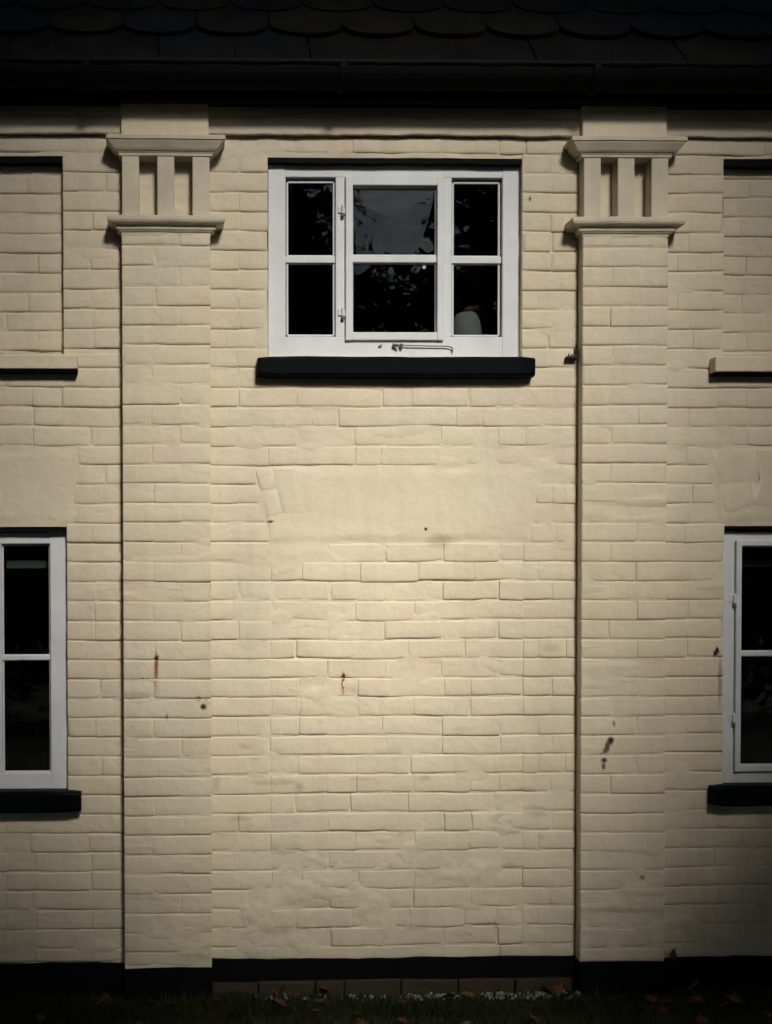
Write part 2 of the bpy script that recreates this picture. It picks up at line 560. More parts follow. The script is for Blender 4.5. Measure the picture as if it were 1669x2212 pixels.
KMIN = math.floor((ZP - Z0C) / COURSE)
KMAX = math.ceil((ZF - Z0C) / COURSE)
rb = random.Random(11)
VX0, VX1 = -1.72, 1.72
for k in range(KMIN, KMAX):
    z0 = Z0C + k * COURSE; z1 = z0 + COURSE
    zc0, zc1 = max(z0, ZP), min(z1, ZF)
    if zc1 - zc0 < 0.02: continue
    zm = (zc0 + zc1) / 2
    bays = [(VX0, PL[0] - 0.001, 'flemish'), (PL[1] + 0.001, PR[0] - 0.001, 'center'), (PR[1] + 0.001, VX1, 'flemish')]
    for (a, b, st) in bays:
        segs = [(a, b)]
        for (oa, ob, oc, od) in OPEN:
            if oc - 0.012 < zm < od + 0.012 or (zc0 < od and zc1 > oc and min(od, zc1) - max(oc, zc0) > 0.02):
                segs = [s for q in segs for s in subtract([q], (oa, ob))]
        for (xa, xb, xc, xd, az0, az1) in ARCH:
            if az0 < zm < az1:
                kk = (zm - az0) / (az1 - az0)
                segs = [s for q in segs for s in subtract([q], (xb + (xa - xb) * kk - 0.004, xd + (xc - xd) * kk + 0.004))]
        if st == 'center' and zm < ARCH[0][4]:
            new = []
            for (p, q) in segs:
                pts = [p] + [e for e in DOOR if p < e < q] + [q]
                new += list(zip(pts, pts[1:]))
            segs = new
        for (p, q) in segs:
            if q - p < 0.015: continue
            inside = p > DOOR[0] - 0.01 and q < DOOR[1] + 0.01 and zm < ARCH[0][4]
            for (s, e) in course_bricks(p, q, k, 'stretcher' if (inside or st == 'flemish' and rb.random() < .5) else 'flemish', rb):
                zt, zb_ = zc1, zc0
                for (oa, ob, oc, od) in OPEN:
                    if s < ob and e > oa:
                        if zb_ < od < zt: zb_ = od
                        if zb_ < oc < zt: zt = oc
                if zt - zb_ < 0.018: continue
                BRICKS.append((s, e, zb_, zt, 0.0, 'wall', inside))
    for nm, (a, b) in (('pl', PL), ('pr', PR)):
        top = Z(508, 1350, PIL_D) if nm == 'pr' else Z(503, 360, PIL_D)
        zt = min(zc1, top)
        if zt - zc0 < 0.02: continue
        for (s, e) in course_bricks(a, b, k if nm == 'pl' else k + 1, 'pilaster', rb):
            BRICKS.append((s, e, zc0, zt, PIL_D, nm, False))
for nm, R in (('bl', B_LEFT), ('br', B_RIGHT)):       # brick infill of the blind windows
    for k in range(KMIN, KMAX):
        z0 = max(Z0C + k * COURSE, R[2]); z1 = min(Z0C + (k + 1) * COURSE, R[3])
        if z1 - z0 < 0.02: continue
        a, b = max(R[0], VX0), min(R[1], VX1)
        for (s, e) in course_bricks(a, b, k, 'stretcher', rb):
            BRICKS.append((s, e, z0, z1, -0.045, nm, False))


def brick_mesh(br, rnd):
    (x0, x1, z0, z1, y, own, inside) = br
    rough = float(rough_zone(np.array([(x0 + x1) / 2]), np.array([(z0 + z1) / 2]))[0])
    if own in ('pl', 'pr'): rough *= 0.8
    g = -0.0012
    gb = rnd.uniform(0.0018, 0.0056)
    fl = rnd.random() < 0.92; frr = rnd.random() < 0.86      # vertical joints painted full
    x0 += g if fl else rnd.uniform(.0015, .004); x1 -= g if frr else rnd.uniform(.0015, .004)
    if inside:
        gb = rnd.uniform(.0015, .0075); x0 += rnd.choice((0, 0, .002, .004)); x1 -= rnd.choice((0, 0, .002, .004))
    z0 += gb; z1 -= rnd.uniform(0.0000, 0.0010)
    if own == 'pl' or own == 'pr':
        pa, pb = PL if own == 'pl' else PR
        if abs(x0 - pa) < .01: x0 = pa - 0.0015
        if abs(x1 - pb) < .01: x1 = pb + 0.0015
    L, Hh = x1 - x0, z1 - z0
    nin = max(1, int(round((L - 0.03) / 0.05)))
    us = [0, .0035, .012] + [0.012 + (L - .024) * i / nin for i in range(1, nin)] + [L - .012, L - .0035, L]
    vs = [0, .003, .010, Hh * .5, Hh - .011, Hh - .0035, Hh]
    if Hh < 0.035: vs = [0, .003, Hh * .5, Hh - .0035, Hh]
    if L < 0.03: us = [0, .0035, L * .5, L - .0035, L]
    proud = 0.0020 + .0016 * float(vnoise((x0 + x1) * 1.4 + y * 40, z0 * 13.3)) + rnd.uniform(-.0005, .0005)
    rotb = rnd.uniform(-.008, .008); proud += rnd.uniform(-.0009, .0009)
    if inside:
        proud += rnd.uniform(-.0022, .0024); rotb = rnd.uniform(-.016, .016)
    tiltz = rnd.uniform(-.0002, .0012); tiltx = rnd.uniform(-.0006, .0006)
    gx_, gz_ = np.meshgrid(np.array(us), np.array(vs))
    rc = rnd.uniform(.5, 1.0)
    wx, wz = x0 + gx_, z0 + gz_
    h = proud + tiltz * (0.5 - gz_ / Hh) * 2 + tiltx * (gx_ / L - .5) * 2
    h = h + 0.0011 * fbm(wx * 16 + y * 50, wz * 20, 3) + rough * 0.0034 * fbm(wx * 15 + 9, wz * 21 + y * 90, 2)

    def drop(q, full, r=.012):
        s = np.clip(q / r, 0, 1)
        return (1 - s) ** 2 * full
    jv = lambda q: rnd.uniform(.0001, .0012) if q else rnd.uniform(.003, .007)
    el, er = drop(gx_, jv(fl)), drop(L - gx_, jv(frr))
    eb, et = drop(gz_, .0048, .006), drop(Hh - gz_, rnd.uniform(.0002, .0015), .011)
    h = h - np.maximum.reduce([el, er, eb, et]) - 0.5 * np.minimum(np.maximum(el, er), np.maximum(eb, et))
    h = h - .0030 * rc * np.clip(1 - np.hypot(np.minimum(gx_, L - gx_) / .014, gz_ / .012), 0, 1)
    # wander of the lower edge
    wob = 0.0034 * (0.6 + rough) * fbm(wx * 14, wz * 3 + y * 31, 2)
    wz = wz + wob * np.clip(1 - gz_ / 0.02, 0, 1) + .0016 * (.4 + rough) * fbm(wx * 12 + 7, wz * 4 + 77, 2) * np.clip(1 - (Hh - gz_) / 0.02, 0, 1)
    if own not in ('pl', 'pr'): wx = wx + .0022 * (.3 + rough) * fbm(wx * 3 + 31, wz * 30, 2) * (np.clip(1 - np.minimum(gx_, L - gx_) / .02, 0, 1))
    ww = .0050 * fbm(wx * 2.0 + y * 20, wz * 4.5 + 3, 3)
    keepz = np.clip(np.minimum(z0 - ZP, ZF - z1) / .05, 0, 1)
    wz = wz + ww * keepz + rotb * (gx_ - L / 2) * keepz * (.3 if L > .3 else 1)
    m, n = gx_.shape
    vv = np.stack([wx, -(y + h), wz], -1).reshape(-1, 3)
    # skirt into the wall
    ring = [(0, i) for i in range(n)] + [(j, n - 1) for j in range(1, m)] + [(m - 1, i) for i in range(n - 2, -1, -1)] + [(j, 0) for j in range(m - 2, 0, -1)]
    sk = np.array([vv[j * n + i] for j, i in ring]); sk[:, 1] = -(y - 0.012)
    faces = [(j * n + i, j * n + i + 1, (j + 1) * n + i + 1, (j + 1) * n + i) for j in range(m - 1) for i in range(n - 1)]
    b0 = len(vv)
    R_ = len(ring)
    for q in range(R_):
        (j, i), (j2, i2) = ring[q], ring[(q + 1) % R_]
        faces.append((b0 + q, b0 + (q + 1) % R_, j2 * n + i2, j * n + i))
    return np.vstack([vv, sk]), faces


# pilasters and blind windows own their bricks
pil = {}
for nm, (a, b) in (('pl', PL), ('pr', PR)):
    pxm = 360 if nm == 'pl' else 1350
    top = Z(503 if nm == 'pl' else 508, pxm, PIL_D)
    zb = ZP - 0.015
    xs, zs = lines(a, b, STEP), lines(zb, top, STEP)
    off = 3.7 if nm == 'pl' else 8.9
    vv, ff = relief_grid(xs, zs, -PIL_D, lambda x, z: wall_h(np.clip(x * 0.6 + off * 3, 4, 90), z) + 0.0008, lambda x, z: np.zeros(x.shape, bool))
    vv, ff = list(map(tuple, vv)), list(map(tuple, ff))
    n0 = len(vv)                                   # flanks
    vv += [(a, -PIL_D + .002, zb), (a, 0.02, zb), (a, 0.02, top), (a, -PIL_D + .002, top), (b, -PIL_D + .002, zb), (b, 0.02, zb), (b, 0.02, top), (b, -PIL_D + .002, top)]
    ff += [(n0, n0 + 3, n0 + 2, n0 + 1), (n0 + 4, n0 + 5, n0 + 6, n0 + 7)]
    me = pydata('pilaster', vv, ff, False)
    pil[nm] = attach(link('pilaster', me, 'paint'))
blind = {}
for nm, R in (('bl', B_LEFT), ('br', B_RIGHT)):
    xs, zs = lines(R[0], R[1], 0.012), lines(R[2], R[3], 0.012)
    vv, ff = relief_grid(xs, zs, 0.045, lambda x, z: wall_h(x + 5.5, z), lambda x, z: np.zeros(x.shape, bool))
    me = pydata('blind_window', vv, ff, True)
    blind[nm] = attach(link('blind_window', me, 'paint'))
owners = {'wall': wall, 'pl': pil['pl'], 'pr': pil['pr'], 'bl': blind['bl'], 'br': blind['br']}


def seen_area(b):
    return (min(b[1], 1.5) - max(b[0], -1.51)) * (b[3] - b[2])


BRICKS.sort(key=lambda b: -10.0 if paint_for(*b[:5]) is not M['paint'] else -(seen_area(b) * (1.0 if b[5] in ('wall', 'pl', 'pr') else 0.8)))
rest_v, rest_f = [], []
nkept = 0
for i, b in enumerate(BRICKS):
    vv, ff = brick_mesh(b, rb)
    if i < 300:
        me = pydata('brick', vv, ff, True)
        o = link('brick', me, paint_for(*b[:5]))
        o.parent = owners[b[5]]
        o.matrix_parent_inverse = owners[b[5]].matrix_world.inverted()
    else:
        n0 = sum(len(q) for q in rest_v)
        rest_v.append(vv); rest_f += [tuple(n0 + q for q in ff_) for ff_ in ff]
me = pydata('brick_courses', np.vstack(rest_v), rest_f, True)
o = link('brick_courses', me, 'paint', wall)
o['kind'] = 'stuff'

# ------------------------------------------------------------------ frieze band under the eaves
def frieze(a, b, d):
    xs, zs = lines(a, b, 0.02), lines(ZF, ZTOP, 0.012)
    vv, ff = relief_grid(xs, zs, -d, lambda x, z: 0.0025 * fbm(x * 6, z * 10, 3) - 0.002 * (np.abs(((z - ZF) % COURSE) - COURSE * .95) < .005), lambda x, z: np.zeros(x.shape, bool))
    vv, ff = list(map(tuple, vv)), list(map(tuple, ff))
    n = len(xs)
    n0 = len(vv)
    for x in xs:
        vv.append((x, 0.06, ZF + 0.004 + 0.004 * float(vnoise(x * 9, 3.3))))
    for i in range(n):
        x, y, z = vv[i]
        vv[i] = (x, y, ZF + 0.004 + 0.004 * float(vnoise(x * 9, 3.3)) + 0.002 * float(vnoise(x * 40, 1.3)))
    for i in range(n - 1):
        ff.append((i, n0 + i, n0 + i + 1, i + 1))
    return attach(link('frieze', pydata('frieze', vv, ff, False), 'paint'))


frieze(-7.0, 7.0, 0.024)


# ------------------------------------------------------------------ pilaster capitals
def mould(x0, x1, d, prof):
    """stack of rectangular rings, mitred on three sides; prof = (outset, z)"""
    mb = MB()
    def side(o_, z):
        n_, m_, c_ = 14, 4, .0025
        p = [(x0 - o_, 0.01 + (-(d + .65 * o_) - .01 + c_) * q_ / m_, z) for q_ in range(m_ + 1)]
        p += [(x0 - o_ + c_ + (x1 - x0 + 2 * o_ - 2 * c_) * q_ / n_, -(d + .65 * o_), z) for q_ in range(n_ + 1)]
        p += [(x1 + o_, -(d + .65 * o_) + c_ + (d + .65 * o_ + .01 - c_) * q_ / m_, z) for q_ in range(m_ + 1)]
        w_ = .0016
        return [(a_ + w_ * float(vnoise(b_ * 22, z * 22)) * .6, b_ + (w_ * float(vnoise(a_ * 18, z * 31 + 4)) if b_ < 0 else 0), c2 + w_ * float(vnoise(a_ * 13 + b_ * 13, 2.2))) for a_, b_, c2 in p]
    mb.rings([side(o_, z) for o_, z in prof])
    return mb


def capital(side):
    a, b = PL if side == 'l' else PR
    px0 = 360 if side == 'l' else 1350
    dy = 0 if side == 'l' else 3.5
    def z(py, d=0.10): return Z(py + dy, px0, d)
    c = empty('capital', ((a + b) / 2, 0, z(500)))
    attach(c)
    inv = Matrix.Translation((-(a + b) / 2, 0, -z(500)))
    def put(o):
        o.parent = c; o.matrix_parent_inverse = inv
        return o
    # block above, up to the eaves
    mb = MB(); mb.box(a - .003, b - .003, -(PIL_D - .004), 0.02, z(292), ZTOP - 0.02, 0.003, 1)
    put(mb.build('upper_block', 'paint'))
    t1, t0 = z(288.5), z(329)
    h = t1 - t0
    prof = [(0.008, t0), (0.012, t0 + .002), (0.013, t0 + .011), (0.017, t0 + .013), (0.018, t0 + .016), (0.026, t0 + .019), (0.034, t0 + .026), (0.042, t0 + .037),
            (0.050, t0 + .047), (0.054, t0 + h - .017), (0.059, t0 + h - .016), (0.060, t0 + h - .003), (0.056, t1)]
    put(mould(a, b, PIL_D, prof).build('cornice', 'trim'))
    # three upright blocks of the frieze
    zt, zbm = t0 + .002, z(463)
    L = b - a
    for k in range(3):
        x0 = a + (L - 0.066) * k / 2
        mb = MB(); mb.box(x0, x0 + 0.066, -(PIL_D + .004), 0.0, zbm, zt, 0.003, 2)
        put(mb.build('upright_block', 'trim'))
    mb = MB(); mb.box(a + .01, b - .01, 0.012, 0.03, zbm, zt)
    put(mb.build('recess_panel', 'paint'))
    # lower moulded collar
    u1, u0 = z(461.5), z(502)
    h = u1 - u0
    prof = [(0.002, u0), (0.004, u0 + .002), (0.005, u0 + .013), (0.011, u0 + .015), (0.016, u0 + .020), (0.021, u0 + .0225), (0.023, u0 + .034), (0.026, u0 + .036), (0.044, u0 + .040),
            (0.052, u0 + .045), (0.056, u0 + .053), (0.055, u0 + h - .006), (0.048, u1 - .001), (0.03, u1)]
    put(mould(a, b, PIL_D, prof).build('collar', 'trim'))


capital('l')
capital('r')

# ------------------------------------------------------------------ plinth and footing
xp = [-7.0, PL[0] - .004, PL[1] + .004, PR[0] - .004, PR[1] + .004, 7.0]
for i, (d, tp) in enumerate([(0.012, Z(2082, 120, .012)), (PIL_D + .008, Z(2091, 365, .06)), (0.012, Z(2070, 850, .012)), (PIL_D + .008, Z(2078, 1350, .06)), (0.012, Z(2068, 1560, .012))]):
    a, b = xp[i], xp[i + 1]
    xs = lines(a, b, 0.03) if b - a < 2 else lines(max(a, -2.2), min(b, 2.2), 0.03)
    if a < -3: xs = [a] + list(xs)
    if b > 3: xs = list(xs) + [b]
    zbm = GROUND - .05 if i != 2 else 0.015
    vv, ff = [], []
    zs = np.linspace(0, 1, 6)
    for t_ in zs:
        for x in xs:
            e = 0.004 * float(fbm(np.array([x * 7.0]), np.array([2.0 + i]), 2)[0])
            e2 = 0.006 * float(fbm(np.array([x * 6.0]), np.array([12.0 + i]), 2)[0]) if i == 2 else 0
            z = zbm + e2 + (tp + e - zbm - e2) * t_
            y = -d - 0.003 * float(fbm(np.array([x * 9.0]), np.array([z * 14.0]), 2)[0])
            vv.append((x, y, z))
    n = len(xs)
    for j in range(5):
        for q in range(n - 1): ff.append((j * n + q, j * n + q + 1, (j + 1) * n + q + 1, (j + 1) * n + q))
    n0 = len(vv)
    for q in range(n): vv.append((xs[q], 0.02, vv[5 * n + q][2] + .002))
    for q in range(n): vv.append((xs[q], 0.02, vv[q][2]))
    for q in range(n - 1):
        ff.append((5 * n + q, 5 * n + q + 1, n0 + q + 1, n0 + q))
        ff.append((q, n0 + n + q, n0 + n + q + 1, q + 1))
    for e in (0, n - 1):
        ff.append((e, 5 * n + e, n0 + e, n0 + n + e))
    attach(link('plinth', pydata('plinth', vv, ff), 'plinth'))
ft = MB(); ft.box(PL[1], PR[0], 0.0, 0.1, GROUND - .05, 0.03)
foot = attach(ft.build('footing', 'footing'))
x = DOOR[0] - 0.05
while x < PR[0] - 0.03:
    L = random.choice((0.215, 0.215, 0.105))
    e = min(x + L, PR[0] - .01)
    mb = MB(); mb.box(x, e, -random.uniform(.012, .024), 0.02, GROUND - .03, 0.009 + random.uniform(-.004, .003), 0.005, 2, 0.003)
    o = mb.build('footing_brick', 'footing'); o.parent = foot; o.matrix_parent_inverse = foot.matrix_world.inverted()
    x = e + 0.01

# ------------------------------------------------------------------ windows
def sub(o, par):
    o.parent = par
    o.matrix_parent_inverse = Matrix.Translation(-par.location)
    return o


def win_root(name, R, label):
    e = empty(name, ((R[0] + R[1]) / 2, 0, R[2]))
    attach(e)
    e['label'] = label
    return e


def leaf_frame(mb, x0, x1, z0, z1, wl, wr, wt, wb, y0, y1, bev=.003):
    mb.box(x0, x0 + wl, y0, y1, z0, z1, bev, 2)
    mb.box(x1 - wr, x1, y0, y1, z0, z1, bev, 2)
    mb.box(x0 + wl - .002, x1 - wr + .002, y0 + .0015, y1, z1 - wt, z1 - .0005, bev, 2)
    mb.box(x0 + wl - .002, x1 - wr + .002, y0 + .0015, y1, z0 + .0005, z0 + wb, bev, 2)


def pane(par, x0, x1, z0, z1, y):
    mb = MB(); mb.box(x0 - .006, x1 + .006, y, y + .003, z0 - .006, z1 + .006)
    o = sub(mb.build('pane', 'glass'), par)
    # putty bead round the pane
    q = MB()
    for (a, b, c, d_) in ((x0 - .005, x0 + .003, z0, z1), (x1 - .003, x1 + .005, z0, z1), (x0, x1, z0 - .005, z0 + .003), (x0, x1, z1 - .003, z1 + .005)):
        q.box(a, b, y - .009, y - .0005, c, d_, .002, 1)
    sub(q.build('putty', 'white'), par)


def sill(par, x0, x1, z0, z1, d, mat, bev=.012):
    mb = MB()
    n_ = 24
    rr = []
    for i in range(n_ + 1):
        u_ = i / n_
        x = x0 + (x1 - x0) * u_
        e_ = bev * .3 * max(0.0, 1 - min(x - x0, x1 - x) / .012) if True else 0
        a_ = .0022 * float(vnoise(x * 9, 1.7)); b_ = .0028 * float(vnoise(x * 8, 5.2)); c_ = .002 * float(vnoise(x * 7, 9.2))
        q_ = bev
        rr.append([(x, .06, z0 + e_), (x, -d + q_, z0 + e_ + b_), (x, -d + q_ * .3, z0 + q_ * .3 + e_ + b_), (x, -d + c_, z0 + q_ + e_), (x, -d + c_, z1 - q_ - e_), (x, -d + q_ * .3, z1 - q_ * .3 - e_ + a_), (x, -d + q_, z1 - e_ + a_), (x, .06, z1 - e_)])
    rr[0] = [(p_[0], min(p_[1] + .006, .06), p_[2]) for p_ in rr[0]]; rr[-1] = [(p_[0], min(p_[1] + .006, .06), p_[2]) for p_ in rr[-1]]
    rr.insert(1, [(x0 + .006, p_[1], p_[2]) for p_ in [(q_[0], max(q_[1] - .006, -d), q_[2]) if q_[1] < .05 else q_ for q_ in rr[0]]])
    mb.rings(rr)
    # wavy hand-painted arrises
    return sub(mb.build('sill', mat), par)


def hinge(par, x, z, y):
    mb = MB()
    mb.tube((x, y - .006, z - .017), (x, y - .006, z + .017), .0065, n=10)
    mb.tube((x, y - .006, z + .017), (x, y - .006, z + .024), .0065, .002, n=10)
    mb.box(x + .004, x + .024, y - .004, y + .002, z - .014, z + .012, .001, 1)
    mb.box(x - .018, x - .004, y - .003, y + .002, z - .010, z + .016, .001, 1)
    sub(mb.build('hinge', 'white'), par)
    k = MB(); k.tube((x, y - .0075, z - .026), (x, y - .0075, z - .014), .007, .006, n=8)
    sub(k.build('hinge_pin', 'metal'), par)


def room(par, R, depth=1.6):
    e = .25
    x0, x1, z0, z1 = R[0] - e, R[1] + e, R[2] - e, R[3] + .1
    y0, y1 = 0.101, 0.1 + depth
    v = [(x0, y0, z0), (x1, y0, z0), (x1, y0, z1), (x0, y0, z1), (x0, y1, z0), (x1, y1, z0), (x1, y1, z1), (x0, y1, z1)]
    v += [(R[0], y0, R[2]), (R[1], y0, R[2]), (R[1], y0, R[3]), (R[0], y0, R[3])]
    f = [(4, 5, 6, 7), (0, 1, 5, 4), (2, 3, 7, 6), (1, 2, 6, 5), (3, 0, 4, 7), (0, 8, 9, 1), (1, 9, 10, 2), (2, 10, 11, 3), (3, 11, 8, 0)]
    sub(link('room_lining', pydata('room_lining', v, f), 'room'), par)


YF = 0.030           # frame front sits this far behind the wall face
D = -YF
# upper casement: three lights, the middle one opens
R = W_MAIN
wm = win_root('casement_window', R, 'white three-light casement above the bricked-up doorway')
def mx(px): return X(px, 560, D)
def mz(py): return Z(py, 850, D)
x0, x1, z0, z1 = mx(580), mx(1126), mz(768), mz(353)
fr = MB()
fr.box(x0, mx(618), YF, .095, z0 - .01, z1, .003, 2)
fr.box(mx(1086), x1, YF, .095, z0 - .01, z1, .003, 2)
fr.box(mx(618) - .002, mx(1086) + .002, YF + .002, .095, mz(383), z1 - .001, .003, 2)
fr.box(mx(618) - .002, mx(1086) + .002, YF + .002, .095, z0 - .009, mz(727), .003, 2)
fr.box(mx(726), mx(746), YF + .003, .095, mz(728), mz(382), .003, 2)
fr.box(mx(959), mx(977), YF + .003, .095, mz(728), mz(382), .003, 2)
for (a, b) in ((618, 727), (977, 1086)):
    fr.box(mx(a), mx(b), YF + .012, .07, mz(566.5), mz(551), .003, 2)
sub(fr.build('frame', 'white'), wm)
sh = MB()
leaf_frame(sh, mx(746.5), mx(958.5), mz(736), mz(384), mx(762) - mx(746.5), mx(958.5) - mx(944), mz(384) - mz(402), mz(719) - mz(736), YF - .012, .07)
sh.box(mx(760), mx(946), YF + .000, .066, mz(567), mz(551), .003, 2)
sub(sh.build('sash', 'white'), wm)
for (a, b) in ((623, 723), (982, 1081)):
    pane(wm, mx(a), mx(b), mz(550), mz(391), .058)
    pane(wm, mx(a), mx(b), mz(722), mz(567), .058)
pane(wm, mx(763), mx(943), mz(550), mz(403), .048)
pane(wm, mx(763), mx(943), mz(718), mz(567), .048)
hinge(wm, mx(741), mz(455), YF)
hinge(wm, mx(741), mz(676), YF)
st = MB()
q0, q1 = P(862, 746, -YF + .008), P(968, 748, -YF + .008)
st.tube(q0, q1, .0024, n=8); st.tube(q1, P(978, 751, -YF + .008), .0024, n=8); st.tube(P(978, 751, -YF + .008), P(978, 762, -YF + .006), .0022, n=8)
st.tube(P(850, 746, -YF + .004), P(862, 746, -YF + .02), .008, .005, n=8); st.tube(P(868, 743, -YF + .01), P(868, 751, -YF + .01), .007, .006, n=8)
sub(st.build('casement_stay', 'metal'), wm)
pg = MB(); pg.tube(P(818, 749, -YF), P(826, 745, -YF + .008), .003, n=6)
sub(pg.build('stay_pin', 'metal'), wm)
cat_ = MB(); cat_.tube(P(917, 577, -.048 + .002), P(917, 577, -.044 + .002), .007, n=10)
sub(cat_.build('sticker', 'white'), wm)
sill(wm, X(556, 790, .0), X(1158, 790, .055), Z(812.5, 850, .055), Z(769, 850, .055), .055, 'black')
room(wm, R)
MAIN_BL = (mx(982), mx(1081), mz(722), mz(567))


def lower_window(R, label, mirror, hinges):
    wn = win_root('casement_window', R, label)
    px = 80 if mirror else 1620
    ref = R[1] if mirror else R[0]
    def xx(u):                       # u = metres in from the visible jamb
        return ref - u if mirror else ref + u
    W = R[1] - R[0]
    zt = R[3] - .020; zb = R[2]
    def bx(mbx, u0, u1, y0, y1, a, b, bev=.003):
        q = sorted((xx(u0), xx(u1))); mbx.box(q[0], q[1], y0, y1, a, b, bev, 2)
    return wn, xx, bx, zt, zb, W


S = 1 / 552
# lower left window: fixed light next to the pilaster
wn, xx, bx, zt, zb, W = lower_window(W_LEFT, 'lower casement on the side away from the iron bracket, fixed light showing', True, False)
fr = MB()
bx(fr, .002, .070, YF, .095, zb - .01, zt)
bx(fr, W - .070, W - .002, YF, .095, zb - .01, zt)
bx(fr, .069, W - .069, YF + .002, .095, zt - .044, zt - .001)
bx(fr, .069, W - .069, YF + .002, .095, zb - .008, zb + .066)
u = 147 - 1
bx(fr, (u - 2) * S, (u + 30) * S, YF + .003, .095, zb + .06, zt - .04)
bx(fr, (u + 240) * S, (u + 270) * S, YF + .003, .095, zb + .06, zt - .04)
zbar = Z(1421, 60, D)
bx(fr, .069, (u - 1) * S, YF + .012, .07, zbar - .010, zbar + .010)
bx(fr, (u + 28) * S, (u + 242) * S, YF + .012, .07, zbar - .010, zbar + .010)
bx(fr, (u + 268) * S, W - .069, YF + .012, .07, zbar - .010, zbar + .010)
sub(fr.build('frame', 'white'), wn)
for (a, b) in ((.074, (u - 4) * S), ((u + 33) * S, (u + 237) * S), ((u + 273) * S, W - .075)):
    q = sorted((xx(a), xx(b)))
    pane(wn, q[0], q[1], zb + .070, zbar - .010, .058)
    pane(wn, q[0], q[1], zbar + .010, zt - .048, .058)
sill(wn, W_LEFT[0] - .05, X(175, 1730, .055), Z(1757, 90, .055), Z(1711, 90, .055), .055, 'black')
bl = MB(); q = sorted((xx(.08), xx((u - 6) * S))); bl.box(q[0], q[1], .12, .13, Z(1228, 60, -.12), Z(1210, 60, -.12), .002, 1)  # bar standing in for the pale band reflected in the glass
sub(bl.build('reflection_bar', 'blind'), wn)
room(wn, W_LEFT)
# lower right window: hinged light next to the pilaster
wn, xx, bx, zt, zb, W = lower_window(W_RIGHT, 'lower casement on the iron bracket side, hinged light with two white hinges', False, True)
fr = MB()
bx(fr, .002, .060, YF, .095, zb - .01, zt)
bx(fr, W - .070, W - .002, YF, .095, zb - .01, zt)
bx(fr, .059, W - .069, YF + .002, .095, zt - .044, zt - .001)
bx(fr, .059, W - .069, YF + .002, .095, zb - .008, zb + .060)
bx(fr, .335, .375, YF + .003, .095, zb + .055, zt - .04)
bx(fr, .62, .66, YF + .003, .095, zb + .055, zt - .04)
zbar = Z(1412, 1640, D)
bx(fr, .373, .622, YF + .012, .07, zbar - .010, zbar + .010)
bx(fr, .658, W - .069, YF + .012, .07, zbar - .010, zbar + .010)
sub(fr.build('frame', 'white'), wn)
jb = MB(); jb.box(xx(-.001), xx(.016), YF - .006, YF - .0002, zb, zt, .002, 1)
sub(jb.build('cover_strip', 'white'), wn)
sh = MB()
leaf_frame(sh, xx(.062), xx(.334), zb + .052, zt - .036, .022, .022, .022, .024, YF - .012, .07)
sh.box(xx(.082), xx(.314), YF, .066, zbar - .010, zbar + .010, .003, 2)
sub(sh.build('sash', 'white'), wn)
pane(wn, xx(.086), xx(.310), zb + .078, zbar - .010, .048)
pane(wn, xx(.086), xx(.310), zbar + .010, zt - .060, .048)
for (a, b) in ((.378, .617), (.663, W - .073)):
    pane(wn, xx(a), xx(b), zb + .064, zbar - .010, .058)
    pane(wn, xx(a), xx(b), zbar + .010, zt - .048, .058)
hinge(wn, xx(.058), Z(1295, 1595, D), YF)
hinge(wn, xx(.058), Z(1552, 1595, D), YF)
sill(wn, X(1530, 1720, .0), W_RIGHT[1] + .05, Z(1743, 1600, .055), Z(1698, 1600, .055), .055, 'black')
bl = MB(); bl.box(xx(.09), xx(.31), .12, .13, Z(1224, 1640, -.12), Z(1208, 1640, -.12), .002, 1)  # same reflected band, drawn as a bar
sub(bl.build('reflection_bar', 'blind'), wn)
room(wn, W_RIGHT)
# sills of the blind windows, then black strips along the heads of the openings
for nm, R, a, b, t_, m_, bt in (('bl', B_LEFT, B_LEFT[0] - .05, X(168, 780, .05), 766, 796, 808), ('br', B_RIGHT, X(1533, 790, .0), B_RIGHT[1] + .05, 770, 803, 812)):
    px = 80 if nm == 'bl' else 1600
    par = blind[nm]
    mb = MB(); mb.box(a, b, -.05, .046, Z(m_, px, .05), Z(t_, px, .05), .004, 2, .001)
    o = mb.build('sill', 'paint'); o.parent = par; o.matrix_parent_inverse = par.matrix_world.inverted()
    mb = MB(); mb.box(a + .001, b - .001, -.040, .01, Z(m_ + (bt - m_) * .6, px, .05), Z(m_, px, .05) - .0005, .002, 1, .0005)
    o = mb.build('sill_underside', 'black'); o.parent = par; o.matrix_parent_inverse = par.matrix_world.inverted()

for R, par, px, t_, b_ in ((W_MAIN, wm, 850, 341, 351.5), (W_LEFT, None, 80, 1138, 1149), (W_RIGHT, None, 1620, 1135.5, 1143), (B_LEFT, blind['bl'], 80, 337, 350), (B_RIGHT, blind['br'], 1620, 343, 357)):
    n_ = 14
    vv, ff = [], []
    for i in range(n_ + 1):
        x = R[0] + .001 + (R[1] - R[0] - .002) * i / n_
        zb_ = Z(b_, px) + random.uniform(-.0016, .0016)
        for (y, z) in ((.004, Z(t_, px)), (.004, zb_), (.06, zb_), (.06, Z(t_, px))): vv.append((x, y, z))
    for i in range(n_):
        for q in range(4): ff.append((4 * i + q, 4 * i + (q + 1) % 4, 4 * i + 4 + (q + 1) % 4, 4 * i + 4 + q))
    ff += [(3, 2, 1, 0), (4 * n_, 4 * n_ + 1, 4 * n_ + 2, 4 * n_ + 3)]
    attach(link('lintel_strip', pydata('lintel_strip', vv, ff), 'plinth'))


